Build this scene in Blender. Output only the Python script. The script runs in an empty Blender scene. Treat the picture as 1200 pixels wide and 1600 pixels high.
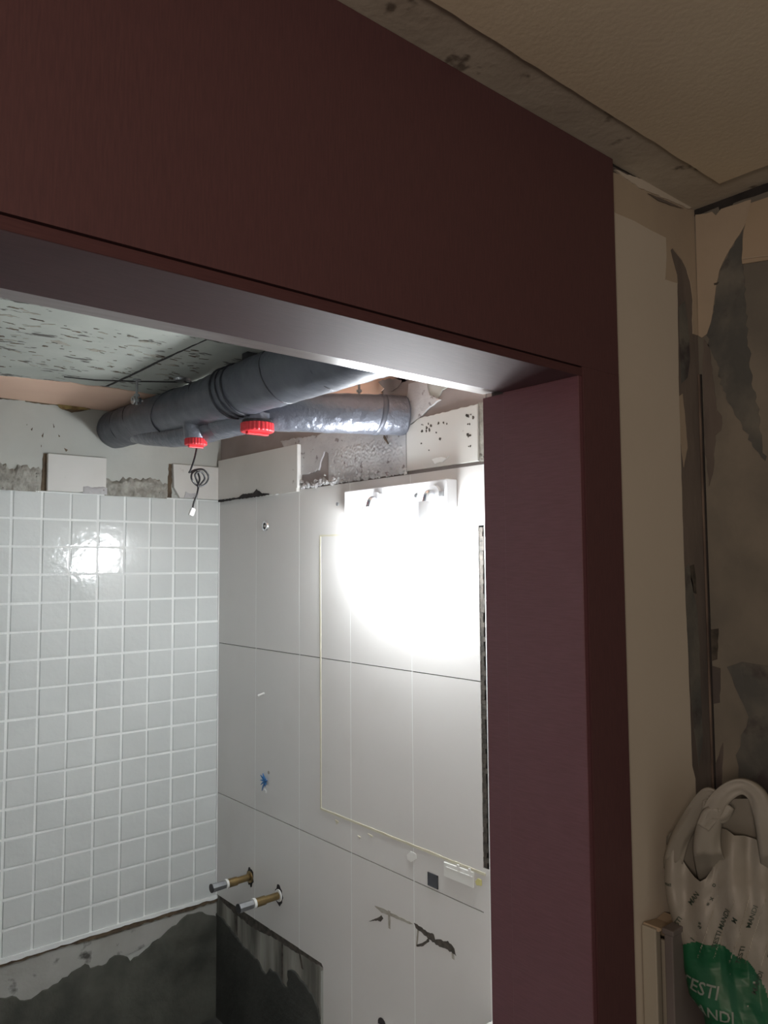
import bpy, bmesh, math, random
from mathutils import Vector, Matrix, noise
from mathutils.geometry import tessellate_polygon
C = bpy.context.scene.collection
random.seed(7)
# ------------------------------------------------------------------ camera
EYE = 1.77                      # eye height above the floor
FPX = 1215.0                    # focal length in pixels of the 1200x1600 frame
UP = Vector((-0.0067, -1.0, 83 / FPX)).normalized()
AY = Vector((-1030.0, 83 + 0.0067 * 1030, FPX)).normalized()
AY = (AY - UP * AY.dot(UP)).normalized()
AX = AY.cross(UP)
cam_data = bpy.data.cameras.new('camera')
cam = bpy.data.objects.new('camera', cam_data); C.objects.link(cam)
cam_data.sensor_fit = 'VERTICAL'; cam_data.sensor_height = 36.0
cam_data.lens = FPX / 1600 * 36.0; cam_data.clip_start = 0.02
right = Vector((AX[0], AY[0], UP[0])); down = Vector((AX[1], AY[1], UP[1])); fwd = Vector((AX[2], AY[2], UP[2]))
m = Matrix((right, -down, -fwd)).transposed().to_4x4(); m.translation = Vector((0, 0, EYE))
cam.matrix_world = m
bpy.context.scene.camera = cam
# ------------------------------------------------------------------ light
W = bpy.data.worlds.new('world'); bpy.context.scene.world = W; W.use_nodes = True
W.node_tree.nodes['Background'].inputs[0].default_value = (1.0, 0.92, 0.80, 1)
W.node_tree.nodes['Background'].inputs[1].default_value = 0.34
BULB = 126.0                     # strength of the two bathroom bulbs
BULB_COL = (0.93, 0.97, 1.0)
def area(name, loc, target, size, power, col):
    l = bpy.data.lights.new(name, 'AREA'); l.shape = 'DISK'; l.size = size; l.energy = power; l.color = col
    o = bpy.data.objects.new(name, l); C.objects.link(o); o.location = loc
    o.rotation_euler = (Vector(target) - Vector(loc)).to_track_quat('-Z', 'Y').to_euler(); return o
area('hall_light', (-1.15, -0.55, 1.95), (0.9, 0.8, 1.8), 0.4, 13.0, (1.0, 0.80, 0.66))
vs = bpy.context.scene.view_settings
vs.view_transform = 'Standard'; vs.look = 'None'; vs.gamma = 1; vs.use_curve_mapping = False
vs.exposure = 0.0
# ------------------------------------------------------------------ pixel -> place helpers (frame 1200x1600)
def ray(x, y):
    v = Vector((x - 600, y - 800, FPX)); return Vector((v.dot(AX), v.dot(AY), v.dot(UP)))
def onX(x, y, d): r = ray(x, y); r = r * (d / r.x); r.z += EYE; return r
def onY(x, y, d): r = ray(x, y); r = r * (d / r.y); r.z += EYE; return r
def onZ(x, y, d): r = ray(x, y); r = r * ((d - EYE) / r.z); r.z += EYE; return r
# ------------------------------------------------------------------ materials
def mat(name, col, rough=0.6, col2=None, scale=8.0, stretch=(1, 1, 1), bump=0.0, bscale=40.0, metal=0.0,
        spots=None, spot_scale=14.0, spot_lo=0.62, spot_hi=0.68, spot_stretch=(1, 1, 1), coat=0.0, detail=6.0,
        emit=None, emit_s=0.0, lo=0.35, hi=0.65, rough2=None, spec=None):
    M = bpy.data.materials.new(name); M.use_nodes = True
    N = M.node_tree.nodes; L = M.node_tree.links; b = N['Principled BSDF']
    b.inputs['Base Color'].default_value = (*col, 1); b.inputs['Roughness'].default_value = rough
    b.inputs['Metallic'].default_value = metal; b.inputs['Coat Weight'].default_value = coat
    if spec is not None: b.inputs['Specular IOR Level'].default_value = spec
    tc = N.new('ShaderNodeTexCoord')
    geo = N.new('ShaderNodeNewGeometry')          # world position: one continuous texture over neighbouring pieces
    def noise_fac(sc, st, lo_, hi_, det):
        mp = N.new('ShaderNodeMapping'); mp.inputs['Scale'].default_value = st
        L.new(geo.outputs['Position'], mp.inputs['Vector'])
        n = N.new('ShaderNodeTexNoise'); n.inputs['Scale'].default_value = sc; n.inputs['Detail'].default_value = det
        L.new(mp.outputs[0], n.inputs['Vector'])
        r = N.new('ShaderNodeMapRange'); r.inputs['From Min'].default_value = lo_; r.inputs['From Max'].default_value = hi_
        L.new(n.outputs['Fac'], r.inputs['Value']); return r.outputs[0], n
    last = None
    if col2:
        f, _ = noise_fac(scale, stretch, lo, hi, detail)
        mx = N.new('ShaderNodeMix'); mx.data_type = 'RGBA'; mx.inputs[6].default_value = (*col, 1); mx.inputs[7].default_value = (*col2, 1)
        L.new(f, mx.inputs[0]); last = mx.outputs[2]
    if spots:
        f, _ = noise_fac(spot_scale, spot_stretch, spot_lo, spot_hi, 5)
        mx = N.new('ShaderNodeMix'); mx.data_type = 'RGBA'; mx.inputs[7].default_value = (*spots, 1)
        if last: L.new(last, mx.inputs[6])
        else: mx.inputs[6].default_value = (*col, 1)
        L.new(f, mx.inputs[0]); last = mx.outputs[2]
    if last: L.new(last, b.inputs['Base Color'])
    if rough2 is not None:
        f, _ = noise_fac(scale * 2, stretch, 0.3, 0.7, 3)
        r = N.new('ShaderNodeMapRange'); r.inputs['To Min'].default_value = rough; r.inputs['To Max'].default_value = rough2
        L.new(f, r.inputs['Value']); L.new(r.outputs[0], b.inputs['Roughness'])
    if bump:
        _, n = noise_fac(bscale, stretch, 0, 1, 4)
        bp = N.new('ShaderNodeBump'); bp.inputs['Strength'].default_value = bump; bp.inputs['Distance'].default_value = 0.004
        L.new(n.outputs['Fac'], bp.inputs['Height']); L.new(bp.outputs[0], b.inputs['Normal'])
    if emit:
        b.inputs['Emission Color'].default_value = (*emit, 1); b.inputs['Emission Strength'].default_value = emit_s
    return M
M_MAHOG = mat('mahogany', (0.145, 0.056, 0.070), 0.45, (0.115, 0.043, 0.054), 30, (1, 1, 14), 0.04, 60, lo=0.3, hi=0.7, spots=(0.16, 0.09, 0.08), spot_scale=130, spot_lo=0.80, spot_hi=0.82)
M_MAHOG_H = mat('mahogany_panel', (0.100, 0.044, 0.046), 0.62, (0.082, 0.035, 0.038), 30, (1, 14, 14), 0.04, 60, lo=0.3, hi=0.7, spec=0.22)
M_MAHOG_D = mat('mahogany_casing', (0.112, 0.048, 0.052), 0.52, (0.092, 0.040, 0.045), 30, (14, 14, 1), 0.03, 60)
M_TILE_S = mat('small_tile_glaze', (0.615, 0.640, 0.625), 0.10, (0.66, 0.685, 0.67), 5, bump=0.22, bscale=42, lo=0.3, hi=0.7)
M_GROUT = mat('white_grout', (0.90, 0.92, 0.90), 0.8, (0.82, 0.84, 0.83), 12, bump=0.2, bscale=150)
M_TILE_L = mat('large_tile_glaze', (0.68, 0.665, 0.645), 0.30, (0.655, 0.64, 0.62), 2.2, (1, 1, 0.5), spots=(0.615, 0.595, 0.565), spot_scale=3.5, spot_lo=0.55, spot_hi=0.85, spec=0.4)
M_TILE_W = mat('offcut_tile_glaze', (0.66, 0.65, 0.62), 0.28, (0.60, 0.595, 0.56), 3, spots=(0.35, 0.34, 0.31), spot_scale=24, spot_lo=0.70, spot_hi=0.76)
M_TILE_BODY = mat('white_tile_body', (0.80, 0.80, 0.78), 0.8, (0.7, 0.7, 0.68), 20)
M_PLASTER = mat('grey_green_plaster', (0.47, 0.485, 0.45), 0.85, (0.42, 0.43, 0.40), 5, bump=0.25, bscale=30, spots=(0.22, 0.21, 0.18), spot_scale=26, spot_lo=0.70, spot_hi=0.74)
M_PLASTER_B = mat('brown_grey_plaster', (0.34, 0.30, 0.29), 0.85, (0.27, 0.235, 0.225), 5, bump=0.25, bscale=30)
M_PLASTER_W = mat('whitish_plaster', (0.55, 0.55, 0.55), 0.8, (0.44, 0.43, 0.44), 9, bump=0.5, bscale=60, spots=(0.25, 0.22, 0.22), spot_scale=40, spot_lo=0.63, spot_hi=0.68)
M_MORTAR = mat('rough_mortar', (0.40, 0.39, 0.35), 0.95, (0.25, 0.24, 0.21), 30, bump=1.0, bscale=110, spots=(0.10, 0.09, 0.075), spot_scale=38, spot_lo=0.64, spot_hi=0.68)
M_WET = mat('damp_cement', (0.115, 0.115, 0.095), 0.9, (0.060, 0.062, 0.052), 7, bump=1.0, bscale=38)
M_WET2 = mat('very_damp_cement', (0.060, 0.061, 0.053), 0.85, (0.036, 0.037, 0.033), 6, bump=0.8, bscale=45)
M_PALE = mat('pale_cement', (0.44, 0.44, 0.41), 0.9, (0.34, 0.335, 0.30), 5, bump=0.4, bscale=40, spots=(0.08, 0.08, 0.07), spot_scale=16, spot_lo=0.60, spot_hi=0.7)
M_STREAK = mat('streaked_cement', (0.36, 0.35, 0.31), 0.9, (0.11, 0.105, 0.09), 16, (1, 1, 0.12), bump=0.5, bscale=40)
M_CEIL_B = mat('stripped_concrete_ceiling', (0.46, 0.485, 0.44), 0.85, (0.36, 0.38, 0.345), 4, bump=0.3, bscale=40, spots=(0.10, 0.095, 0.085), spot_scale=7, spot_lo=0.615, spot_hi=0.66, spot_stretch=(2.2, 5, 1))
M_PEACH = mat('peach_paint', (0.80, 0.56, 0.43), 0.8, (0.74, 0.50, 0.38), 4, bump=0.15, bscale=30)
M_DARK = mat('dark_gap', (0.02, 0.018, 0.018), 0.9, (0.035, 0.03, 0.03), 30, bump=0.5)
M_BROWN = mat('dark_brown_crust', (0.07, 0.05, 0.035), 0.9, (0.14, 0.10, 0.06), 30, bump=0.9, bscale=80)
M_FOAM = mat('yellow_foam', (0.42, 0.32, 0.13), 0.9, (0.25, 0.16, 0.07), 40, bump=0.9, bscale=90)
M_TAPE = mat('grey_duct_tape', (0.105, 0.112, 0.135), 0.36, (0.085, 0.092, 0.115), 4, bump=0.55, bscale=26, metal=0.25, rough2=0.5)
M_TAPE_D = mat('tape_seam', (0.045, 0.048, 0.060), 0.4, bump=0.3, bscale=40, metal=0.2)
M_FOIL = mat('silver_foil_tape', (0.17, 0.18, 0.215), 0.30, (0.13, 0.14, 0.17), 6, bump=1.0, bscale=48, metal=0.45)
M_RED = mat('red_plastic', (0.68, 0.035, 0.045), 0.35, (0.60, 0.03, 0.04), 10)
M_BLACK = mat('black_rubber', (0.02, 0.02, 0.022), 0.45)
M_WHITE = mat('white_plastic', (0.80, 0.80, 0.77), 0.4, (0.76, 0.76, 0.73), 8)
M_BRASS = mat('weathered_brass', (0.36, 0.25, 0.11), 0.36, (0.24, 0.18, 0.09), 30, metal=0.85, bump=0.3, bscale=90)
M_ZINC = mat('galvanised_steel', (0.42, 0.43, 0.44), 0.38, (0.30, 0.31, 0.32), 25, metal=0.85)
M_CHROME = mat('bright_metal', (0.75, 0.76, 0.78), 0.15, metal=1.0)
M_PLATE = mat('white_enamelled_metal', (0.80, 0.81, 0.83), 0.35, (0.76, 0.77, 0.79), 10)
M_BULB = mat('lit_opal_glass', (0.95, 0.95, 0.95), 0.3, emit=BULB_COL, emit_s=BULB)
M_CAULK = mat('yellowed_silicone', (0.66, 0.63, 0.50), 0.5, (0.58, 0.55, 0.42), 20)
M_YEL = mat('yellow_glue', (0.62, 0.58, 0.25), 0.4)
M_BLUE = mat('blue_plastic', (0.03, 0.16, 0.40), 0.4)
M_SOOT = mat('black_mould', (0.045, 0.040, 0.034), 0.9, (0.10, 0.085, 0.07), 60, bump=0.5)
M_FAINT = mat('faint_dirt', (0.30, 0.275, 0.225), 0.8, (0.40, 0.38, 0.33), 60)
M_HCEIL = mat('hall_ceiling_paint', (0.76, 0.66, 0.50), 0.9, (0.71, 0.61, 0.46), 3, bump=0.15, bscale=110)
M_HBAND = mat('hall_ceiling_margin', (0.56, 0.51, 0.43), 0.9, (0.48, 0.43, 0.36), 9, bump=0.35, bscale=50, spots=(0.20, 0.17, 0.14), spot_scale=11, spot_lo=0.60, spot_hi=0.64)
M_PAPER = mat('cream_wall_paint', (0.60, 0.54, 0.46), 0.8, (0.565, 0.51, 0.43), 2.5, bump=0.08, bscale=60)
M_BEIGE = mat('beige_plaster_skin', (0.46, 0.38, 0.29), 0.85, (0.40, 0.325, 0.25), 4, bump=0.15, bscale=40)
M_TAN = mat('tan_plaster_skin', (0.44, 0.345, 0.255), 0.85, (0.39, 0.31, 0.22), 4, bump=0.15, bscale=40)
M_STRIP = mat('stripped_dark_wall', (0.10, 0.085, 0.08), 0.9, (0.18, 0.15, 0.13), 7, (1, 1, 0.35), bump=0.5, bscale=50, spots=(0.07, 0.055, 0.06), spot_scale=6, spot_lo=0.56, spot_hi=0.66, spot_stretch=(1.4, 1.4, .4))
M_HWALL = mat('hall_concrete', (0.24, 0.215, 0.178), 0.9, (0.16, 0.148, 0.128), 6, bump=0.4, bscale=45, spots=(0.11, 0.105, 0.10), spot_scale=2.6, spot_lo=0.55, spot_hi=0.75)
M_HDARK = mat('dark_grey_cement', (0.10, 0.102, 0.098), 0.9, (0.19, 0.18, 0.155), 9, bump=0.5, bscale=60, lo=.42, hi=.68, spots=(0.065, 0.055, 0.058), spot_scale=12, spot_lo=.55, spot_hi=.66)
M_STOP = mat('lit_lip_lacquer', (0.27, 0.21, 0.205), 0.28, (0.22, 0.17, 0.165), 12, (1, 8, 8))  # lighter, glossier than the frame: lamp light on the head lip put into its colour
M_HIDE = mat('unseen_bounce_white', (0.84, 0.85, 0.85), 0.4, (0.80, 0.81, 0.81), 3)  # unseen bathroom surfaces, kept very white to bounce more lamp light
M_RUST = mat('rusty_edge', (0.20, 0.15, 0.12), 0.8, (0.09, 0.065, 0.055), 25, (1, 1, .4), bump=0.4)
M_FLOOR = mat('cement_floor', (0.09, 0.088, 0.08), 0.9, (0.05, 0.05, 0.045), 4, bump=0.5, bscale=30)
M_BAG = mat('white_bag_plastic', (0.29, 0.27, 0.235), 0.45, (0.25, 0.235, 0.20), 6, bump=0.35, bscale=22)
M_BAG.node_tree.nodes['Principled BSDF'].inputs['Transmission Weight'].default_value = 0.0
M_GREEN = mat('green_print', (0.010, 0.12, 0.05), 0.45, (0.008, 0.095, 0.04), 10, bump=0.3, bscale=22)
M_INK = mat('dark_green_ink', (0.035, 0.055, 0.04), 0.5)
M_PALEINK = mat('pale_letter_print', (0.24, 0.27, 0.235), 0.5)
M_BOARD = mat('dark_grey_board', (0.17, 0.15, 0.145), 0.7, (0.13, 0.115, 0.11), 8, bump=0.2)
M_CASEW = mat('cream_lacquer', (0.44, 0.41, 0.34), 0.6, (0.40, 0.37, 0.31), 4)
# ------------------------------------------------------------------ mesh helpers
def box(bm, x0, x1, y0, y1, z0, z1):
    v = [bm.verts.new((x, y, z)) for z in (z0, z1) for x, y in ((x0, y0), (x1, y0), (x1, y1), (x0, y1))]
    for f in ((3, 2, 1, 0), (4, 5, 6, 7), (0, 1, 5, 4), (1, 2, 6, 5), (2, 3, 7, 6), (3, 0, 4, 7)): bm.faces.new([v[i] for i in f])
def finish(name, bm, material, parent=None, smooth=False, bevel=0.0, seg=2):
    if bevel:
        bmesh.ops.bevel(bm, geom=list(bm.edges), offset=bevel, segments=seg, affect='EDGES', profile=0.5, clamp_overlap=True)
    bmesh.ops.recalc_face_normals(bm, faces=bm.faces)
    me = bpy.data.meshes.new(name); bm.to_mesh(me); bm.free()
    if smooth:
        for p in me.polygons: p.use_smooth = True
    me.materials.append(material)
    o = bpy.data.objects.new(name, me); C.objects.link(o)
    if parent:
        o.parent = parent; o.matrix_parent_inverse = parent_inv(parent)
    return o
def parent_inv(p):              # meshes are built in world space; only Empties carry a location
    return Matrix.Translation(-p.location) if p.type == 'EMPTY' else Matrix.Identity(4)
def boxo(name, b, material, parent=None, bevel=0.0, seg=2):
    bm = bmesh.new(); box(bm, *b); return finish(name, bm, material, parent, bevel=bevel, seg=seg)
def tag(o, label=None, cat=None, group=None, kind=None):
    if label: o['label'] = label
    if cat: o['category'] = cat
    if group: o['group'] = group
    if kind: o['kind'] = kind
    return o
def thing(name, label, cat, loc, group=None):
    o = bpy.data.objects.new(name, None); C.objects.link(o); o.location = loc; o.empty_display_size = 0.05
    return tag(o, label, cat, group)
def cyl(bm, a, b, r0, r1=None, seg=20, cap=True):
    a = Vector(a); b = Vector(b); r1 = r0 if r1 is None else r1
    d = (b - a).normalized(); n = d.orthogonal().normalized(); t = d.cross(n)
    R = [[bm.verts.new(p + (n * math.cos(q) + t * math.sin(q)) * r) for q in [2 * math.pi * i / seg for i in range(seg)]] for p, r in ((a, r0), (b, r1))]
    for i in range(seg): bm.faces.new((R[0][i], R[0][(i + 1) % seg], R[1][(i + 1) % seg], R[1][i]))
    if cap: bm.faces.new(R[0][::-1]); bm.faces.new(R[1])
def catmull(pts, n):
    P = [Vector(p) for p in pts]; P = [2 * P[0] - P[1]] + P + [2 * P[-1] - P[-2]]; out = []
    for i in range(1, len(P) - 2):
        for k in range(n):
            t = k / n; a, b, c, d = P[i - 1:i + 3]
            out.append(0.5 * (2 * b + (c - a) * t + (2 * a - 5 * b + 4 * c - d) * t * t + (3 * b - a - 3 * c + d) * t ** 3))
    out.append(P[-2]); return out
def tube(bm, pts, rad, seg=12, n=8, smooth=True, cap=True, wob=0.0, flat=None):
    """tube along pts; rad number or list (one per control point); wob = surface unevenness"""
    k = len(pts)
    path = catmull(pts, n) if smooth else [Vector(p) for p in pts]
    def rr(i):
        if not isinstance(rad, (list, tuple)): return rad
        f = i / (len(path) - 1) * (k - 1); j = min(int(f), k - 2); return rad[j] + (rad[j + 1] - rad[j]) * (f - j)
    rings = []; nrm = None
    for i, p in enumerate(path):
        d = (path[min(i + 1, len(path) - 1)] - path[max(i - 1, 0)]).normalized()
        nrm = (nrm - d * nrm.dot(d)).normalized() if nrm else (d.orthogonal().normalized() if abs(d.z) > .9 else d.cross(Vector((0, 0, 1))).normalized())
        t = d.cross(nrm); ring = []
        for s in range(seg):
            q = 2 * math.pi * s / seg; v = nrm * math.cos(q) + t * math.sin(q) * (flat or 1)
            r = rr(i)
            if wob: r *= 1 + wob * noise.noise((p + v * r) * 28) + wob * .5 * noise.noise((p + v * r) * 70)
            ring.append(bm.verts.new(p + v * r))
        rings.append(ring)
    for a, b in zip(rings, rings[1:]):
        for s in range(seg): bm.faces.new((a[s], a[(s + 1) % seg], b[(s + 1) % seg], b[s]))
    if cap: bm.faces.new(rings[0][::-1]); bm.faces.new(rings[-1])
def ragged(pts, jit, step, seed=0):
    """2-D outline with broken edges; points given as ('s', x, y) start a straight edge"""
    rnd = random.Random(seed); out = []
    n = len(pts)
    for i in range(n):
        a = pts[i]; b = pts[(i + 1) % n]; straight = len(a) > 2
        out.append((a[0], a[1]))
        if straight or jit == 0: continue
        L = math.hypot(b[0] - a[0], b[1] - a[1]); k = int(L / step)
        for j in range(1, k):
            t = j / k; dx, dy = (b[0] - a[0]) / L, (b[1] - a[1]) / L; q = rnd.uniform(-jit, jit)
            out.append((a[0] + (b[0] - a[0]) * t - dy * q, a[1] + (b[1] - a[1]) * t + dx * q))
    return out
def plate(name, axis, base, sign, uv, thick, material, parent, bevel=0.0, rough=0.0, grid=0.0):
    """extruded outline lying on the plane axis=base, growing by thick towards sign"""
    uv = [p for i, p in enumerate(uv) if math.hypot(p[0] - uv[i - 1][0], p[1] - uv[i - 1][1]) > 1e-5]
    bm = bmesh.new()
    def P(u, v, h):
        w = base + sign * h
        return (w, u, v) if axis == 'X' else (u, w, v) if axis == 'Y' else (u, v, w)
    top = [bm.verts.new(P(u, v, thick)) for u, v in uv]; bot = [bm.verts.new(P(u, v, 0)) for u, v in uv]
    n = len(uv)
    for i in range(n): bm.faces.new((top[i], bot[i], bot[(i + 1) % n], top[(i + 1) % n]))
    for t3 in tessellate_polygon([[Vector((u, v, 0)) for u, v in uv]]):
        try: bm.faces.new([top[i] for i in t3])
        except ValueError: pass
    if bevel:
        es = [bm.edges.get((top[i], top[(i + 1) % n])) for i in range(n)]
        bmesh.ops.bevel(bm, geom=[e for e in es if e], offset=bevel, segments=1, affect='EDGES', clamp_overlap=True)
    return finish(name, bm, material, parent)
def pixplate(name, axis, base, sign, px, thick, material, parent, jit=0.0, step=0.012, seed=0, bevel=0.0):
    f = {'X': onX, 'Y': onY, 'Z': onZ}[axis]; uv = []
    for p in px:
        w = f(p[0], p[1], base)
        q = (w.y, w.z) if axis == 'X' else (w.x, w.z) if axis == 'Y' else (w.x, w.y)
        uv.append(q if len(p) == 2 else (*q, 's'))
    return plate(name, axis, base, sign, ragged(uv, jit, step, seed), thick, material, parent, bevel)
def mound(name, axis, base, sign, u0, u1, v0, v1, height, material, parent, seed=0, n=(64, 18), edge=.25, freq=30):
    """lumpy patch of mortar, thick in the middle and broken at its rim"""
    bm = bmesh.new(); g = []
    for j in range(n[1] + 1):
        row = []
        for i in range(n[0] + 1):
            s, t = i / n[0], j / n[1]
            q = min(s, 1 - s) / edge; w = min(1, max(0, q)) * min(1, max(0, (1 - t) / edge))
            u = u0 + (u1 - u0) * s; v = v0 + (v1 - v0) * t * (1 if j == 0 else (.78 + .30 * noise.noise(Vector((u * 14, seed, 0))) + .16 * noise.noise(Vector((u * 75, seed, 0)))))
            h = height * (math.sqrt(w) * (.75 + .55 * noise.noise(Vector((u * freq, v * freq, seed)))) + .22 * noise.noise(Vector((u * 90, v * 90, seed)))) * (1 if w > 0 else 0)
            h = max(h, -0.001)
            x = base + sign * h; row.append(bm.verts.new((x, u, v) if axis == 'X' else (u, x, v) if axis == 'Y' else (u, v, x)))
        g.append(row)
    for j in range(n[1]):
        for i in range(n[0]): bm.faces.new((g[j][i], g[j][i + 1], g[j + 1][i + 1], g[j + 1][i]))
    return finish(name, bm, material, parent, smooth=False)
H = EYE
# ================================================================== SETTING
XR, YB = 1.545, 2.874           # face of the right tiled wall, face of the back tiled wall
XL = -0.06                      # bathroom left wall
Y0, Y1 = 0.812, 1.030           # door wall: hall face, bathroom face
ZB, ZH = H + 0.588, H + 0.761   # bathroom ceiling, hall ceiling
XH = 1.57                       # hall right wall
OPL, OPR, OPT = 0.165, 1.125, H + 0.3287   # clear door opening
TT = 0.008                      # large tile thickness
S = dict(kind='structure')
floor = boxo('floor', (-3.0, 2.2, -3.0, 3.1, -0.1, 0.0), M_FLOOR); tag(floor, **S)
wall_back = boxo('wall_back', (XL - .1, 1.75, YB + 0.006, YB + .12, 0, ZB + .1), M_PLASTER); tag(wall_back, **S)
wall_left = boxo('wall_left', (XL - .1, XL, Y1, YB + .006, 0, ZB + .1), M_HIDE); tag(wall_left, **S)
wall_right = boxo('wall_right', (XR + TT, 1.75, Y1, YB + .006, 0, ZB + .1), M_PLASTER_B); tag(wall_right, **S)
ceiling_bath = boxo('ceiling_bathroom', (XL - .1, 1.75, Y1, YB + .12, ZB, ZB + .12), M_CEIL_B); tag(ceiling_bath, **S)
bm = bmesh.new()
box(bm, OPR + .03, 1.75, Y0, Y1, 0, ZH + .1)
box(bm, -3.0, OPL - .03, Y0, Y1, 0, ZH + .1)
box(bm, OPL - .03, OPR + .03, Y0, Y1, OPT + .03, ZH + .1)
wall_front = finish('wall_front', bm, M_STRIP); tag(wall_front, **S)
wall_hall = boxo('wall_hall', (XH, 1.75, -3.0, Y0, 0, ZH + .1), M_HWALL); tag(wall_hall, **S)
ceiling_hall = boxo('ceiling_hall', (-3.0, 1.75, -3.0, Y0, ZH, ZH + .1), M_HBAND); tag(ceiling_hall, **S)
# painted field of the hall ceiling, a few mm proud of the stripped margin
plate('ceiling_paint', 'Z', ZH, -1, ragged([(-3.0, -3.0, 's'), (1.487, -3.0), (1.486, .713), (-3.0, .722, 's')], .0012, .03, 3), .006, M_HCEIL, ceiling_hall)
bm = bmesh.new()
box(bm, OPR + .045, XR + TT, Y1, Y1 + .008, 0, ZB); box(bm, XL, OPL - .045, Y1, Y1 + .008, 0, ZB); box(bm, OPL - .045, OPR + .045, Y1, Y1 + .008, OPT + .045, ZB)
finish('bounce_facing', bm, M_HIDE, wall_front)  # unseen white sheet added on the bathroom side to raise the bounced light
boxo('floor_bounce_sheet', (XL, XR, Y1, 2.10, .0005, .012), M_HIDE, floor)  # unseen white sheet added over the dark floor to brighten the room
# ------------------------------------------------ back wall: small square tiles
PX_, PZ_, JT = 0.0997, 0.0985, 0.0078
ZT = H + 0.2695                 # top of the tiled field
boxo('grout_bed', (XL, XR + .004, YB + .0016, YB + .012, ZT - 16 * PZ_, ZT), M_GROUT, wall_back)
bm = bmesh.new(); box(bm, -PX_ / 2 + JT / 2, PX_ / 2 - JT / 2, -.0026, .005, -PZ_ / 2 + JT / 2, PZ_ / 2 - JT / 2)
bmesh.ops.bevel(bm, geom=[e for e in bm.edges if all(v.co.y < 0 for v in e.verts)], offset=.0022, segments=2, affect='EDGES')
t0 = finish('tile', bm, M_TILE_S, wall_back)
first = True
for c in range(16):
    for r in range(16):
        o = t0 if first else t0.copy()
        if not first: C.objects.link(o)
        first = False
        extra = 0.0012 if c % 3 == 2 else 0
        o.location = (XR + .001 - PX_ * (c + .5) - extra, YB + .0012 + random.uniform(-.0003, .0003), ZT - PZ_ * (r + .5) + random.uniform(-.0006, .0006))
        o.rotation_euler = (random.uniform(-.009, .009), 0, random.uniform(-.009, .009))
# leftover plain tiles above the field
TH = .012
for k, (xa, xb) in enumerate(((.862, 1.071), (1.336, XR - .003))):
    za, zb = ZT + .002, H + .405
    pts = [(xa, za), (xa, zb), (xb, zb), (xb, za + (.020 if k == 0 else 0)), (xb - .06, za + .008), (xb - .10, za)] if k == 0 else [(xa + .03, za), (xa + .004, za + .04), (xa, zb), (xb, zb), (xb, za)]
    plate('tile', 'Y', YB + .006, -1, pts, .016, M_TILE_W, wall_back, bevel=.001)
    plate('tile_gap', 'Y', YB + .006, -1, ragged([(xa - .018, za), (xa - .012, zb), (xa, zb), (xa + .001, za)], .002, .01, k), .002, M_BROWN, wall_back)
def mounds(name, *a, **k): return tag(mound(name, *a, **k))
mound('mortar_patch', 'Y', YB + .006, -1, .50, .846, ZT - .004, H + .385, .020, M_MORTAR, wall_back, 3)
mound('mortar_patch', 'Y', YB + .006, -1, 1.065, 1.322, ZT - .004, H + .355, .020, M_MORTAR, wall_back, 9)
mound('mortar_patch', 'Y', YB + .006, -1, XL + .01, .50, ZT - .004, H + .37, .018, M_MORTAR, wall_back, 5)
mound('mortar_patch', 'Y', YB - .009, -1, .985, 1.075, ZT - .002, H + .305, .008, M_PLASTER_W, wall_back, 12, n=(20, 8))
pixplate('chipped_edge', 'Y', YB - .0105, -1, [(287, 778), (290, 768), (296, 771), (305, 770), (309, 779)], .002, M_PLASTER_W, wall_back, .0015, .008, 4)
# dark crack and foam where the wall meets the ceiling
pixplate('ceiling_crack', 'Y', YB + .006, -1, [(-30, 613), (0, 617), (70, 627), (140, 637), (141, 640), (90, 634), (40, 628), (38, 625), (0, 624), (-30, 620)], .003, M_BROWN, wall_back, .002, .01, 1)
pixplate('foam_patch', 'Y', YB + .004, -1, [(84, 630), (100, 629), (118, 634), (139, 640), (128, 642), (112, 644), (98, 640)], .012, M_FOAM, wall_back, .003, .01, 8, bevel=.002)
pixplate('foam_hollow', 'Y', YB - .009, -1, [(98, 639), (112, 640), (137, 640.5), (126, 643), (112, 645)], .002, M_BROWN, wall_back, .002, .01, 18)
for k, p in enumerate([[(48, 671), (51, 668), (50, 673)], [(65, 681), (68, 676), (67, 684)], [(83, 662), (85, 667), (84, 669)], [(64, 695), (65, 697), (64, 699)], [(91, 679), (94, 682), (92, 683)], [(100, 700), (106, 703), (103, 706)]]):
    pixplate('chip', 'Y', YB + .006, -1, p, .0015, M_BROWN, wall_back)
# below the tiles: lipped edge, pale render, damp cement
ZL = ZT - 16 * PZ_
pixplate('tile_lip', 'Y', YB + .004, -1, [(-60, 1512, 's'), (0, 1497, 's'), (338, 1397), (338, 1402), (200, 1443), (0, 1505), (-60, 1524)], .012, M_GROUT, wall_back, .0022, .016, 2)
plate('render_band', 'Y', YB + .006, -1, ragged([(XL, ZL - .01, 's'), (XR, ZL - .01, 's'), (XR, H - 1.45), (1.3, H - 1.40), (1.2, H - 1.42), (1.0, H - 1.50), (.8, H - 1.56), (XL, H - 1.64)], .006, .03, 4), .004, M_PALE, wall_back)
pixplate('shade_gap', 'Y', YB + .004, -1, [(-60, 1521), (0, 1503), (120, 1466), (200, 1443), (338, 1401), (338, 1407), (290, 1423), (230, 1440), (150, 1466), (100, 1478), (0, 1510), (-60, 1530)], .008, M_BROWN, wall_back, .003, .014, 6)
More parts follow.
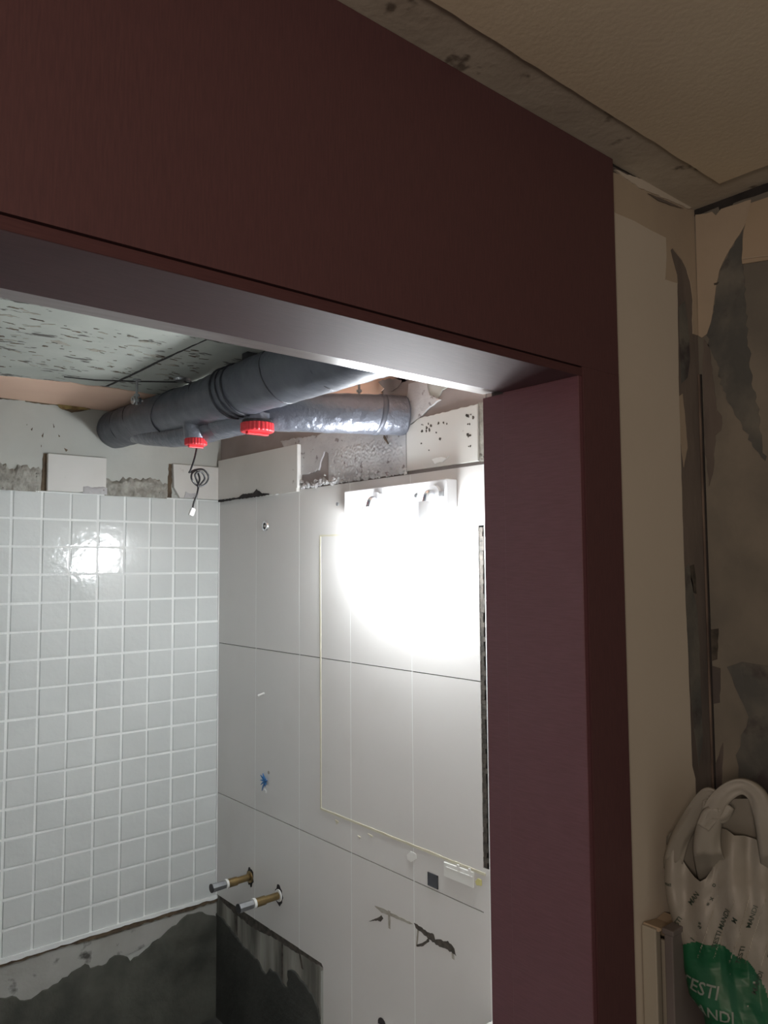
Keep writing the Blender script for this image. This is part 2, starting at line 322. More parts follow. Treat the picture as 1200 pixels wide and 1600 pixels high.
# damp cement, ragged top outline as in the photograph, thick lumpy skin
def skin(name, axis, base, sign, px, thick, material, parent, seed, jit=.005, step=.014):
    o = pixplate(name, axis, base, sign, px, thick, material, parent, jit, step, seed, bevel=thick * .6); return o
skin('damp_cement', 'Y', YB + .006, -1, [(-200, 1590), (-60, 1568), (0, 1558), (18, 1555), (38, 1562), (58, 1553), (82, 1538), (105, 1525), (118, 1514), (132, 1505), (140, 1512), (165, 1505), (178, 1492), (192, 1492), (203, 1502), (222, 1488), (238, 1472), (262, 1452), (280, 1438), (292, 1428), (310, 1424), (338, 1432, 's'), (342, 1800, 's'), (-200, 1950, 's')], .010, M_WET, wall_back, 5)
# ------------------------------------------------ ceiling of the bathroom
pixplate('peach_paint_strip', 'Z', ZB, -1, [(-220, 620, 's'), (-200, 555), (0, 587), (60, 593), (110, 597), (135, 602), (170, 605), (215, 612), (300, 626), (352, 640), (342, 667, 's')], .0025, M_PEACH, ceiling_bath, .006, .03, 7)
plate('peach_paint_strip', 'Z', ZB, -1, ragged([(1.24, 2.45), (1.26, 1.1), (XR + TT, 1.1, 's'), (XR + TT, 2.874, 's'), (1.3, 2.874)], .006, .03, 8), .0022, M_PEACH, ceiling_bath)
pixplate('formwork_joint', 'Z', ZB, -1, [(165, 603), (200, 587), (250, 562), (320, 531), (323, 531), (253, 563.5), (203, 588.5), (169, 603.5)], .0012, M_DARK, ceiling_bath, .0012, .02, 3)
pixplate('formwork_joint', 'Z', ZB, -1, [(100, 588), (150, 593), (215, 595), (300, 596), (300, 597.4), (215, 596.6), (150, 594.5), (100, 589)], .0015, M_DARK, ceiling_bath, .001, .02, 13)
for k in range(150):
    x = random.uniform(-20, 330); y = 500 + .2 * x + random.uniform(-28, 75) * (1 - x / 600)
    y = min(y, 578 + .1 * x); w = onZ(x, y, ZB); big = k % 12 == 0
    a = random.uniform(.016, .030) if big else random.uniform(.004, .016); b = a * random.uniform(.15, .45)
    if w.y < 1.1 or w.y > 2.47 or w.x < .1: continue
    th = random.uniform(-.6, .5); pts = []
    for i in range(13):
        q = i / 13 * 2 * math.pi; r = random.uniform(.35, 1.25)
        pts.append((w.x + a * r * math.cos(q) * math.cos(th) - b * r * math.sin(q) * math.sin(th), w.y + a * r * math.cos(q) * math.sin(th) + b * r * math.sin(q) * math.cos(th)))
    plate('pock_mark', 'Z', ZB, -1, pts, .0008, M_FAINT if k % 3 == 0 else M_BROWN, ceiling_bath)
# ------------------------------------------------ right wall: large tiles
CY = [YB - .2925 * k for k in range(7)]      # vertical joints
CZ = [H + .270, H - .3105, H - .905, H - 1.492, 0.0]
cut = (H - 1.302, 2.149)                       # tiles stop here above the old bath
ga = .0013
def bt(y0, y1, z0, z1, name='tile', material=None, th=TT):
    return boxo(name, (XR, XR + th, y0 + ga, y1 - ga, z0 + ga, z1 - ga), material or M_TILE_L, wall_right)
for c in range(5):
    for r in range(4):
        y0, y1, z0, z1 = CY[c + 1], CY[c], CZ[r + 1], CZ[r]
        if r >= 2 and y0 > cut[1]:
            if r == 3: continue
            z0 = cut[0]
        elif r == 2 and y1 > cut[1]:
            plate('tile', 'X', XR + TT, -1, [(y0 + ga, z1 - ga), (y1 - ga, z1 - ga), (y1 - ga, cut[0]), (cut[1] + .01, cut[0]), (cut[1], cut[0] - .01), (cut[1], z0 + ga), (y0 + ga, z0 + ga)], TT, M_TILE_L, wall_right); continue
        elif r == 3 and y1 > cut[1]: y1 = cut[1]
        if c == 4 and r < 3:
            q = 1.434; up, lo = H + .105, H - .792; a_, b_ = y1 - ga, y0 + ga
            if r == 0: pts = [(b_, z1 - ga), (a_, z1 - ga), (a_, z0 + ga), (q, z0 + ga), (q, up), (b_, up)]
            elif r == 1: pts = [(q, z1 - ga), (a_, z1 - ga), (a_, z0 + ga), (q, z0 + ga)]
            else: pts = [(q, z1 - ga), (a_, z1 - ga), (a_, z0 + ga), (b_, z0 + ga), (b_, lo), (q, lo)]
            plate('tile', 'X', XR + TT, -1, pts, TT, M_TILE_L, wall_right); continue
        bt(y0, y1, z0, z1)
for c in range(1, 6):                          # white lines at the vertical joints
    z0 = H - 1.302 if CY[c] > cut[1] else 0.0
    boxo('grout_line', (XR + .0002, XR + .004, CY[c] - ga, CY[c] + ga, z0, CZ[0] - .002), M_GROUT, wall_right)
boxo('joint_bed', (XR + .005, XR + TT, CY[6], YB, H - 1.302, CZ[0]), M_DARK, wall_right)
bt(CY[6], CY[5], H + .105, CZ[0]); bt(CY[6], CY[5], H - 1.49, H - .792); bt(CY[6], CY[5], 0, H - 1.49)
boxo('corner_grout', (XR - .004, XR, YB - .004, YB, ZL, ZT), M_GROUT, wall_right, bevel=.001)
# where the narrow column was ripped out
z = H + .105; pts = [(CY[5] + .026, z), (CY[5] - .30, z), (CY[5] - .30, H - .792), (CY[5] + .026, H - .792)]
plate('torn_bed', 'X', XR + TT, -1, ragged([(*pts[0], 's'), (*pts[1], 's'), (*pts[2], 's'), pts[3]], .004, .012, 3), .003, M_MORTAR, wall_right)
bm = bmesh.new()
for k in range(70):
    zc = H + .10 - .89 * k / 70; w = random.uniform(.003, .009)
    box(bm, XR + .0015, XR + .006, CY[5] + .014 - w, CY[5] + .0215 + random.uniform(-.001, .002), zc - .012, zc)
o = finish('torn_edge', bm, M_SOOT, wall_right); tag(o, kind='stuff')
# cut tile strip standing proud above the first row
plate('tile', 'X', XR + TT, -1, ragged([(2.29, H + .430, 's'), (2.29, H + .262, 's'), (2.40, H + .262), (2.50, H + .262), (2.56, H + .283), (2.62, H + .278), (2.66, H + .279), (2.70, H + .268), (2.76, H + .270), (2.864, H + .272, 's'), (2.864, H + .432, 's')], .0015, .01, 2), .020, M_TILE_W, wall_right, bevel=.001)
boxo('tile_edge', (XR - .0125, XR + TT, 2.284, 2.290, H + .275, H + .430), M_TILE_BODY, wall_right, bevel=.0008)
pixplate('broken_gap', 'X', XR, -1, [(345, 781), (360, 777), (385, 772), (397, 764), (404, 769), (413, 766), (432, 766), (428, 770), (402, 773), (390, 776), (370, 779), (345, 785)], .001, M_DARK, wall_right, .001, .01, 2)
plate('broken_gap', 'X', XR - .0125, -1, ragged([(2.47, H + .268), (2.52, H + .272), (2.56, H + .292), (2.585, H + .277), (2.66, H + .281), (2.70, H + .270), (2.86, H + .270), (2.86, H + .262), (2.47, H + .262)], .0015, .01, 5), .0012, M_DARK, wall_right)
# right offcut tile
plate('tile', 'X', XR + TT, -1, ragged([(1.428, H + .435, 's'), (1.428, H + .279, 's'), (1.716, H + .279, 's'), (1.716, H + .395), (1.70, H + .415), (1.66, H + .43)], .002, .012, 6), .011, M_TILE_W, wall_right, bevel=.001)
plate('joint_bed', 'X', XR + TT, -1, ragged([(1.05, H + .279), (1.428, H + .279), (1.428, H + .44), (1.05, H + .44)], .004, .012, 9), .006, M_MORTAR, wall_right)
pixplate('mortar_smear', 'X', XR - .003, -1, [(675, 718), (690, 714), (698, 717), (702, 712), (692, 722), (680, 725)], .002, M_GROUT, wall_right, .002, .008, 4)
for k in range(40):
    if k < 26: x = random.gauss(668, 18); y = 672 + random.gauss(0, 14) - (x - 668) * .3
    else: x = random.gauss(733, 2.5); y = random.uniform(645, 700)
    w = onX(x, y, XR - .003)
    if not (1.44 < w.y < 1.71 and H + .29 < w.z < H + .41): continue
    a = random.uniform(.002, .006)
    pts = [(w.y + a * random.uniform(.5, 1.2) * math.cos(q), w.z + a * random.uniform(.5, 1.2) * math.sin(q)) for q in [i / 7 * 6.283 for i in range(7)]]
    plate('glue_spot', 'X', XR - .003, -1, pts, .0006, M_SOOT, wall_right)
# exposed plaster between the two offcuts
pixplate('plaster_layer', 'X', XR + TT, -1, [(440, 690), (472, 684), (500, 680), (512, 673), (522, 664), (636, 640, 's'), (637, 735), (612, 722), (592, 727), (560, 716), (540, 722), (520, 708), (508, 706), (500, 735), (473, 742)], .006, M_PLASTER_W, wall_right, .0035, .012, 3, bevel=.002)
mound('plaster_crust', 'X', XR + .0035, -1, 1.725, 2.12, H + .274, H + .43, .0050, M_PLASTER_W, wall_right, 31, n=(130, 50), freq=120)
pixplate('plaster_layer', 'X', XR + TT, -1, [(600, 596, 's'), (760, 560, 's'), (760, 634, 's'), (660, 652), (640, 668), (628, 690), (624, 640)], .004, M_PLASTER_B, wall_right, .004, .014, 4)
pixplate('plaster_layer', 'X', XR + .004, -1, [(640, 600), (668, 592), (674, 618), (690, 625), (668, 642), (655, 655), (640, 665), (632, 655)], .006, M_PLASTER_W, wall_right, .003, .014, 5, bevel=.002)
pixplate('plaster_layer', 'X', XR + .004, -1, [(655, 588), (720, 590), (692, 610), (680, 632), (668, 642), (660, 640)], .003, M_PLASTER, wall_right, .003, .014, 15, bevel=.001)
pixplate('paint_remnant', 'X', XR + TT, -1, [(500, 612, 's'), (640, 575, 's'), (636, 596), (618, 604), (606, 600), (596, 612), (600, 620), (560, 640), (520, 650)], .004, M_PEACH, wall_right, .003, .014, 6)
pixplate('plaster_crack', 'X', XR + .004, -1, [(592, 597), (606, 592), (628, 594), (622, 606), (610, 612), (600, 606), (596, 602)], .003, M_PLASTER_B, wall_right, .003, .01, 7)
pixplate('plaster_crack', 'X', XR - .003, -1, [(600, 679), (606, 690), (608, 694), (606, 694), (599, 684)], .001, M_BROWN, wall_right, .001, .01, 7)
bm = bmesh.new()
for k in range(150):
    y = random.uniform(1.72, 2.28); s = random.uniform(.003, .009)
    c = Vector((XR + TT - .002 - s * random.uniform(.2, 1.4), y, H + .272 + abs(random.gauss(0, .013))))
    r = bmesh.ops.create_icosphere(bm, subdivisions=1, radius=s, matrix=Matrix.Translation(c))
    for v in r['verts']: v.co += Vector([random.uniform(-.3, .3) * s for _ in range(3)])
o = finish('mortar_crumbs', bm, M_PLASTER_W, wall_right); tag(o, kind='stuff')
# below the cut tiles: streaked render and damp cement
boxo('render_band', (XR + .004, XR + TT, cut[1], YB, 0, H - 1.305), M_STREAK, wall_right)
skin('damp_cement', 'X', XR + TT, -1, [(338, 1425, 's'), (346, 1430), (358, 1445), (370, 1462), (382, 1478), (394, 1490), (404, 1498), (412, 1515), (418, 1521), (424, 1512), (436, 1520), (444, 1535), (452, 1542), (452, 1515), (462, 1516), (472, 1530), (482, 1540), (494, 1560), (500, 1575), (504, 1600), (508, 1700, 's'), (338, 1800, 's')], .009, M_WET2, wall_right, 7)
pixplate('black_seam', 'X', XR + .006, -1, [(345, 1398), (380, 1420), (420, 1450), (465, 1477), (505, 1503), (508, 1512), (460, 1485), (425, 1462), (400, 1452), (372, 1430), (345, 1405)], .004, M_SOOT, wall_right, .003, .014, 8)
for px in ([(440, 1472), (442.5, 1473), (442, 1530), (440, 1526)], [(367, 1425), (371, 1427), (371, 1462), (368, 1448)], [(466, 1480), (468, 1481), (474, 1515), (471, 1512)]):
    pixplate('black_streak', 'X', XR + .004, -1, px, .0015, M_SOOT, wall_right, .001, .012, 2)
plate('plaster_edge', 'X', XR + TT, -1, ragged([(2.149, H - 1.32), (2.165, H - 1.33), (2.168, 0, 's'), (2.149, 0, 's')], .003, .02, 3), .006, M_PLASTER, wall_right)
# outline of silicone left by the mirror
sil = XR
plate('silicone_line', 'X', sil, -1, [(2.166, H + .100), (2.159, H + .100), (2.157, H - .806), (2.163, H - .806)], .0012, M_CAULK, wall_right)
plate('silicone_line', 'X', sil, -1, ragged([(2.166, H + .104), (2.166, H + .098), (2.0, H + .097), (2.0, H + .102)], .0008, .01), .001, M_CAULK, wall_right)
plate('silicone_line', 'X', sil, -1, ragged([(2.163, H - .803), (1.425, H - .803), (1.425, H - .810), (2.163, H - .810)], .0008, .02), .0018, M_CAULK, wall_right)
for px, mm in (([(636, 1336), (642, 1330), (650, 1334), (651, 1342), (643, 1347), (637, 1343)], M_WHITE), ([(743, 1377), (747, 1372), (753, 1375), (753, 1384), (745, 1383)], M_YEL), ([(575, 1302), (583, 1306), (581, 1309)], M_CAULK), ([(559, 1305), (564, 1308), (562, 1310)], M_CAULK), ([(524, 1280), (530, 1284), (526, 1288)], M_CAULK)):
    pixplate('glue_dab', 'X', XR, -1, px, .0018, mm, wall_right, .0006, .004, 3, bevel=.0006)
for k, px in enumerate(([(585, 1415), (600, 1420), (612, 1427), (640, 1440), (646, 1444), (640, 1444), (612, 1432), (596, 1426)],)):
    pixplate('dirt_streak', 'X', XR, -1, px, .0004, M_FAINT, wall_right, .001, .01, 3)
pixplate('dirt_streak', 'X', XR, -1, [(647, 1442), (662, 1452), (678, 1460), (680, 1468), (700, 1470), (710, 1482), (713, 1494), (708, 1490), (700, 1484), (690, 1480), (676, 1472), (664, 1462), (650, 1450)], .0008, M_SOOT, wall_right, .0025, .006, 4)
pixplate('dirt_streak', 'X', XR, -1, [(706, 1486), (709, 1487), (710, 1500), (706, 1497)], .0004, M_FAINT, wall_right, .001, .006, 4)
pixplate('dirt_streak', 'X', XR, -1, [(651, 1476), (662, 1472), (670, 1466), (671, 1471), (662, 1478), (652, 1479)], .001, M_SOOT, wall_right, .001, .006, 5)
pixplate('dirt_streak', 'X', XR, -1, [(590, 1434), (596, 1430), (599, 1435), (595, 1440), (590, 1438), (576, 1440), (582, 1437)], .001, M_SOOT, wall_right, .001, .006, 6)
pixplate('dirt_streak', 'X', XR, -1, [(606, 1422), (610, 1424), (610, 1452), (607, 1450)], .0003, M_FAINT, wall_right, .0005, .006, 6)
pixplate('dirt_streak', 'X', XR, -1, [(652, 1452), (655, 1453), (652, 1480), (650, 1478)], .0003, M_FAINT, wall_right, .0005, .006, 6)
# ------------------------------------------------ hall wall beside the door: torn skins
FR = Y0
pixplate('paint_sheet', 'Y', FR, -1, [(950, 329, 's'), (957, 332), (990, 346), (1015, 360), (1039, 372), (1040, 400), (1038, 437), (1057, 443), (1058, 520), (1059, 600), (1062, 700), (1067, 870), (1070, 950), (1074, 1031), (1077, 1110), (1080, 1196), (1085, 1216), (1088, 1300), (1092, 1500), (1098, 1900, 's'), (985, 1900, 's')], .0022, M_PAPER, wall_front, .0007, .02, 3)
pixplate('torn_tab', 'Y', FR, -1, [(1039, 374), (1045, 376), (1046, 388), (1052, 412), (1057, 430), (1058, 444), (1040, 438), (1038, 420)], .0014, M_BEIGE, wall_front, .0006, .01, 4)
pixplate('plaster_skin', 'Y', FR, -1, [(950, 268), (975, 276), (1000, 289), (1030, 304), (1060, 320), (1097, 333, 's'), (1101, 512), (1096, 527), (1082, 522), (1081, 500), (1082, 470), (1078, 440), (1072, 420), (1066, 408), (1058, 398), (1050, 388), (1046, 392), (1043, 378), (1037, 372), (1010, 362), (950, 334, 's')], .0016, M_BEIGE, wall_front, .001, .012, 5)
pixplate('torn_rim', 'Y', FR, -1, [(958, 266), (985, 276), (1010, 285), (1040, 300), (1062, 312), (1082, 326), (1074, 327), (1050, 316), (1020, 304), (1000, 296), (975, 280)], .004, M_PAPER, wall_front, .0015, .008, 6)
pixplate('rim_crack', 'Y', FR - .004, -1, [(1012, 302), (1028, 308), (1046, 316), (1068, 326), (1046, 320), (1028, 313)], .0006, M_STRIP, wall_front, .0006, .006, 6)
pixplate('rim_crack', 'Y', FR, -1, [(955, 250), (975, 262), (1000, 275), (1020, 286), (1018, 289), (1000, 281), (975, 268), (955, 258)], .002, M_DARK, wall_front, .001, .01, 16)
pixplate('stain', 'Y', FR, -1, [(1078, 884), (1084, 882), (1087, 905), (1088, 928), (1083, 926), (1079, 905)], .0008, M_SOOT, wall_front, .0008, .01, 6)
pixplate('stain', 'Y', FR, -1, [(1060, 620), (1066, 615), (1070, 650), (1074, 700), (1068, 730), (1063, 690)], .0008, M_BEIGE, wall_front, .001, .01, 7)
pixplate('stain', 'Y', FR, -1, [(1070, 890), (1076, 880), (1090, 960), (1094, 1060), (1098, 1150), (1092, 1200), (1084, 1140), (1078, 1060), (1073, 980)], .0008, M_HDARK, wall_front, .002, .02, 8)
pixplate('stain', 'Y', FR, -1, [(1060, 480), (1070, 470), (1076, 520), (1078, 560), (1074, 590), (1064, 600)], .0006, M_HDARK, wall_front, .001, .02, 9)
boxo('corner_bead', (XH - .009, XH - .003, Y0 - .004, Y0, .0, H + .40), M_RUST, wall_front, bevel=.0015)
boxo('corner_crack', (XH - .003, XH, Y0 - .006, Y0 - .001, .0, H + .40), M_DARK, wall_front)
# hall right wall
pixplate('plaster_skin', 'X', XH, -1, [(1087, 336, 's'), (1104, 334), (1113, 331), (1119, 337), (1127, 327), (1150, 320), (1174, 312), (1173, 322), (1168, 345), (1160, 360), (1146, 382), (1134, 402), (1124, 424), (1119, 450), (1116, 472), (1112, 500), (1105, 522), (1097, 528), (1092, 525, 's')], .0018, M_BEIGE, wall_hall, .0008, .01, 4)
pixplate('plaster_skin', 'X', XH, -1, [(1174, 318), (1200, 309), (1330, 270, 's'), (1330, 372, 's'), (1200, 407), (1180, 410), (1161, 413), (1160, 404), (1163, 362), (1170, 335)], .0035, M_TAN, wall_hall, .0008, .015, 5)
pixplate('torn_rim', 'X', XH, -1, [(1162, 404), (1200, 399), (1260, 385), (1260, 387), (1200, 401.5), (1162, 406)], .0055, M_BEIGE, wall_hall, .0004, .015, 5)
pixplate('damp_patch', 'X', XH, -1, [(1160, 360), (1164, 400), (1161, 413), (1164, 440), (1165, 470), (1168, 520), (1172, 560), (1174, 600), (1182, 620), (1188, 660), (1196, 720), (1180, 702), (1160, 665), (1146, 640), (1130, 610), (1120, 565), (1110, 545), (1104, 524), (1112, 500), (1118, 450), (1126, 420)], .0011, M_HDARK, wall_hall, .0040, .008, 6)
pixplate('stain', 'X', XH, -1, [(1100, 530), (1108, 540), (1120, 640), (1128, 650), (1127, 672), (1118, 680), (1114, 740), (1108, 760), (1102, 700), (1099, 600)], .0011, M_STRIP, wall_hall, .0016, .012, 7)
pixplate('stain', 'X', XH, -1, [(1109, 984), (1123, 982), (1121, 1030), (1112, 1033), (1108, 1010)], .0011, M_SOOT, wall_hall, .0008, .012, 8)
pixplate('stain', 'X', XH, -1, [(1112, 1040), (1126, 1044), (1125, 1098), (1114, 1100), (1116, 1200), (1130, 1160), (1128, 1250), (1112, 1260), (1108, 1100)], .0009, M_STRIP, wall_hall, .0012, .012, 9)
pixplate('damp_patch', 'X', XH, -1, [(1136, 1042), (1160, 1034), (1200, 1040), (1330, 1020, 's'), (1330, 1350, 's'), (1200, 1340, 's'), (1165, 1290), (1150, 1180), (1170, 1120)], .0011, M_HDARK, wall_hall, .003, .02, 10)
pixplate('stain', 'X', XH, -1, [(1116, 443), (1124, 441), (1121, 445), (1117, 446)], .0024, M_SOOT, wall_hall, .0003, .006, 9)
plate('ceiling_gap', 'X', XH, -1, ragged([(.80, ZH - .001, 's'), (-1.0, ZH - .001, 's'), (-1.0, ZH - .016), (.70, ZH - .014), (.69, ZH - .024), (.672, ZH - .024), (.66, ZH - .014), (.80, ZH - .008)][:0] + [(-1.0, ZH, 's'), (-1.0, ZH - .020), (.62, ZH - .020), (.725, ZH - .016), (.735, ZH - .032), (.752, ZH - .030), (.757, ZH - .012), (.81, ZH - .014), (.81, ZH, 's')], .001, .02, 3), .0006, M_DARK, wall_hall)
# ================================================================== DOOR FRAME
door = bpy.data.objects.new('door_1', None); C.objects.link(door); door.location = (OPR, .80, 0); door['kind'] = 'structure'
door['label'] = 'dark mahogany door frame with a tall flat panel up to the ceiling'
E_ = .015                                       # visible jamb edge
YR = .975; YE = 1.036; RB = .010                # rebate towards the bathroom
def outline(name, pts, z0, z1, material):
    bm = bmesh.new(); a = [bm.verts.new((x, y, z0)) for x, y in pts]; b = [bm.verts.new((x, y, z1)) for x, y in pts]
    n = len(pts)
    for i in range(n): bm.faces.new((a[i], a[(i + 1) % n], b[(i + 1) % n], b[i]))
    bm.faces.new(a[::-1]); bm.faces.new(b)
    return finish(name, bm, material, door, bevel=.0008, seg=1)
outline('jamb', [(OPR, .802), (OPR + .011, .802), (OPR + .011, Y0 + .004), (OPR + .028, Y0 + .004), (OPR + .028, YE), (OPR + RB, YE), (OPR + RB, YR), (OPR, YR)], 0, OPT + .0, M_MAHOG)
outline('jamb', [(OPL, .802), (OPL, YR), (OPL - RB, YR), (OPL - RB, YE), (OPL - .028, YE), (OPL - .028, Y0 + .004), (OPL - .011, Y0 + .004), (OPL - .011, .802)], 0, OPT + .0, M_MAHOG)
bm = bmesh.new(); prof = [(.802, OPT), (YR, OPT), (YR, OPT + RB + .002), (YE, OPT + RB + .002), (YE, OPT + .028), (Y0 + .004, OPT + .028), (Y0 + .004, OPT + E_), (.802, OPT + E_)]
a = [bm.verts.new((OPL - .028, y, z)) for y, z in prof]; b = [bm.verts.new((OPR + .028, y, z)) for y, z in prof]
for i in range(8): bm.faces.new((a[i], a[(i + 1) % 8], b[(i + 1) % 8], b[i]))
bm.faces.new(a[::-1]); bm.faces.new(b); finish('head_jamb', bm, M_MAHOG_H, door, bevel=.0008, seg=1)
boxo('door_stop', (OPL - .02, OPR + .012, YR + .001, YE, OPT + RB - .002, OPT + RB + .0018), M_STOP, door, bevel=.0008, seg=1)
CR = 1.247
boxo('casing', (OPR + .0125, CR, .800, Y0 + .002, 0, OPT + E_ + .0018), M_MAHOG_D, door)
boxo('casing', (OPL - .12, OPL - .0125, .800, Y0 + .002, 0, OPT + E_), M_MAHOG_D, door, bevel=.001, seg=1)
boxo('transom_panel', (OPL - .12, CR, .800, Y0 + .002, OPT + E_ + .0020, ZH - .001), M_MAHOG_D, door)
# ================================================================== WRAPPED PIPES
def ringband(bm, p, d, r, w, h, tilt=0.0, seg=40):
    """raised overlap of tape round a pipe, slightly slanted"""
    d = Vector(d).normalized(); n = d.cross(Vector((0, 0, 1))).normalized(); t = d.cross(n); rows = []
    for k, (s, hh) in enumerate(((-1, -.002), (-.7, h), (.7, h * .6), (1, -.002))):
        rows.append([])
        for i in range(seg):
            q = 2 * math.pi * i / seg; rr = r + hh + .0012 * noise.noise(Vector((q * 2, k, p[1] * 9)))
            rows[-1].append(bm.verts.new(Vector(p) + d * (s * w + tilt * math.cos(q + 1)) + (n * math.cos(q) + t * math.sin(q)) * rr))
    for a, b in zip(rows, rows[1:]):
        for i in range(seg): bm.faces.new((a[i], a[(i + 1) % seg], b[(i + 1) % seg], b[i]))
pipes = thing('drain_pipe', 'thick drain pipes wrapped in grey duct tape, branching under the bathroom ceiling', 'pipe', (1.10, 2.0, H + .50))
bm = bmesh.new(); tube(bm, [(1.108, YB + .004, H + .517), (1.100, 2.6, H + .509), (1.094, 2.2, H + .497), (1.092, 1.86, H + .495), (1.088, 1.5, H + .494), (1.08, 1.035, H + .49)], [.070, .069, .068, .074, .077, .077], seg=40, n=26, wob=.035)
mainp = finish('main_pipe', bm, M_TAPE, pipes, smooth=True)
axis = [(1.108, YB, H + .517), (1.100, 2.6, H + .509), (1.094, 2.2, H + .497), (1.092, 1.86, H + .495), (1.088, 1.5, H + .494)]
def axp(y):
    for a, b in zip(axis, axis[1:]):
        if b[1] <= y <= a[1]:
            t = (a[1] - y) / (a[1] - b[1]); return tuple(a[i] + (b[i] - a[i]) * t for i in range(3))
    return axis[-1]
for y, w, tl, hh in ((2.76, .003, .02, .0012), (2.64, .003, .045, .0018), (2.34, .004, -.05, .0018), (2.12, .003, .06, .0012), (1.97, .004, .02, .003), (1.94, .003, .025, .002), (1.905, .004, .02, .0028), (1.70, .004, .03, .002), (1.45, .004, .03, .002)):
    bm = bmesh.new(); ringband(bm, axp(y), (0, 1, 0), .0695 if y > 2 else .0755, w, hh, tl)
    finish('tape_seam', bm, M_TAPE_D, mainp, smooth=True)
bm = bmesh.new(); tube(bm, [(XR + .006, 1.735, H + .450), (1.44, 1.78, H + .449), (1.33, 1.835, H + .447), (1.20, 1.905, H + .444), (1.145, 1.99, H + .438), (1.13, 2.10, H + .432)], [.060, .060, .058, .055, .050, .046], seg=36, n=20, wob=.03)
br = finish('branch_pipe', bm, M_FOIL, pipes, smooth=True)
bm = bmesh.new(); ringband(bm, (1.475, 1.765, H + .4495), (.10, -.045, 0), .060, .010, .002, .01); finish('tape_seam', bm, M_TAPE, br, smooth=True)
bm = bmesh.new(); tube(bm, [(1.165, 1.955, H + .432), (1.135, 2.10, H + .425), (1.118, 2.25, H + .424), (1.10, 2.40, H + .430), (1.095, 2.56, H + .455), (1.10, 2.68, H + .48)], [.040, .041, .043, .036, .036, .036], seg=28, n=16, wob=.05)
finish('branch_pipe', bm, M_FOIL, pipes, smooth=True)
def elbow(px, py, zc, r, drop, capr, caph, name):
    w = onZ(px, py, zc)
    bm = bmesh.new(); tube(bm, [w + Vector((0, 0, drop + .02)), w + Vector((0, 0, drop * .5)), w + Vector((0, 0, .004))], [r * 1.15, r * 1.05, r * .95], seg=28, n=8, wob=.05)
    e = finish('elbow_fitting', bm, M_FOIL, pipes, smooth=True)
    bm = bmesh.new(); n = 24; rings = []
    for z, k in ((.004, .97), (.002, 1.0), (-caph + .003, 1.0), (-caph, .95)):
        rings.append([bm.verts.new(w + Vector((math.cos(a) * capr * k * (1 + (.035 if i % 4 < 2 else 0)), math.sin(a) * capr * k * (1 + (.035 if i % 4 < 2 else 0)), z))) for i, a in enumerate([2 * math.pi * i / (n * 4) for i in range(n * 4)])])
    for a, b in zip(rings, rings[1:]):
        for i in range(n * 4): bm.faces.new((a[i], a[(i + 1) % (n * 4)], b[(i + 1) % (n * 4)], b[i]))
    bm.faces.new(rings[0]); bm.faces.new(rings[-1][::-1])
    c = finish('cleanout_cap', bm, M_RED, pipes)
    bm = bmesh.new(); box(bm, w.x - capr * .75, w.x + capr * .75, w.y - capr * .16, w.y + capr * .16, w.z - caph - .008, w.z - caph + .001)
    finish('grip_bar', bm, M_RED, c, bevel=.002)
    bm = bmesh.new(); cyl(bm, w + Vector((0, 0, .003)), w + Vector((0, 0, .012)), capr * .93, seg=32); finish('cap_gasket', bm, M_BLACK, c)
elbow(402, 664, H + .400, .034, .012, .046, .021, 'a')
elbow(306, 688, H + .388, .036, .045, .033, .016, 'b')
# hangers
def hanger(px, py, zend, label):
    w = onZ(px, py, ZB - .002)
    t = thing('pipe_hanger', label, 'hanger', (w.x, w.y, ZB))
    bm = bmesh.new(); cyl(bm, (w.x, w.y, ZB), (w.x, w.y, zend), .004, seg=10); rod = finish('threaded_rod', bm, M_ZINC, t)
    bm = bmesh.new(); cyl(bm, (w.x, w.y, ZB), (w.x, w.y, ZB - .003), .013, seg=16); finish('washer', bm, M_ZINC, t)
    for dz in (.010, .026):
        bm = bmesh.new(); cyl(bm, (w.x, w.y, zend + dz), (w.x, w.y, zend + dz + .007), .009, seg=6); finish('nut', bm, M_ZINC, t)
    return t, w
t, w = hanger(214, 594, H + .508, 'galvanised rod hanger at the far end of the thick pipe, nearest the back wall')
bm = bmesh.new(); cyl(bm, (w.x - .018, w.y, H + .523), (w.x + .020, w.y, H + .523), .0045, seg=10); finish('clamp_lug', bm, M_ZINC, t, bevel=.001)
for dx, r_ in ((-.012, .013), (.010, .011)):
    bm = bmesh.new(); cyl(bm, (w.x + dx - .002, w.y, H + .521), (w.x + dx + .002, w.y, H + .521), r_, seg=16); finish('clamp_ear', bm, M_TAPE_D if dx > 0 else M_ZINC, t, bevel=.0006)
t, w = hanger(561, 589, H + .512, 'rod hanger holding the short pipe near the right wall')
bm = bmesh.new(); tube(bm, [(w.x - .045, w.y + .025, H + .490), (w.x - .02, w.y + .012, H + .508), (w.x, w.y, H + .513), (w.x + .02, w.y - .012, H + .508), (w.x + .045, w.y - .025, H + .490)], .008, seg=8, n=6); finish('clamp_band', bm, M_TAPE_D, t, smooth=True)
t, w = hanger(392, 553, H + .573, 'dark bracket above the nearest stretch of the thick pipe, under the door head')
boxo('clamp_ear', (w.x - .02, w.x + .02, w.y - .015, w.y + .015, H + .560, H + .587), M_BLACK, t, bevel=.002)
w = onZ(285, 592, ZB)
bx = thing('ceiling_plug', 'small round grey metal disc on the concrete ceiling behind the thick pipe', 'disc', (w.x, w.y, ZB))
bm = bmesh.new(); cyl(bm, (w.x, w.y, ZB), (w.x, w.y, ZB - .008), .028, .024, seg=28); finish('rim', bm, M_ZINC, bx, bevel=.001)
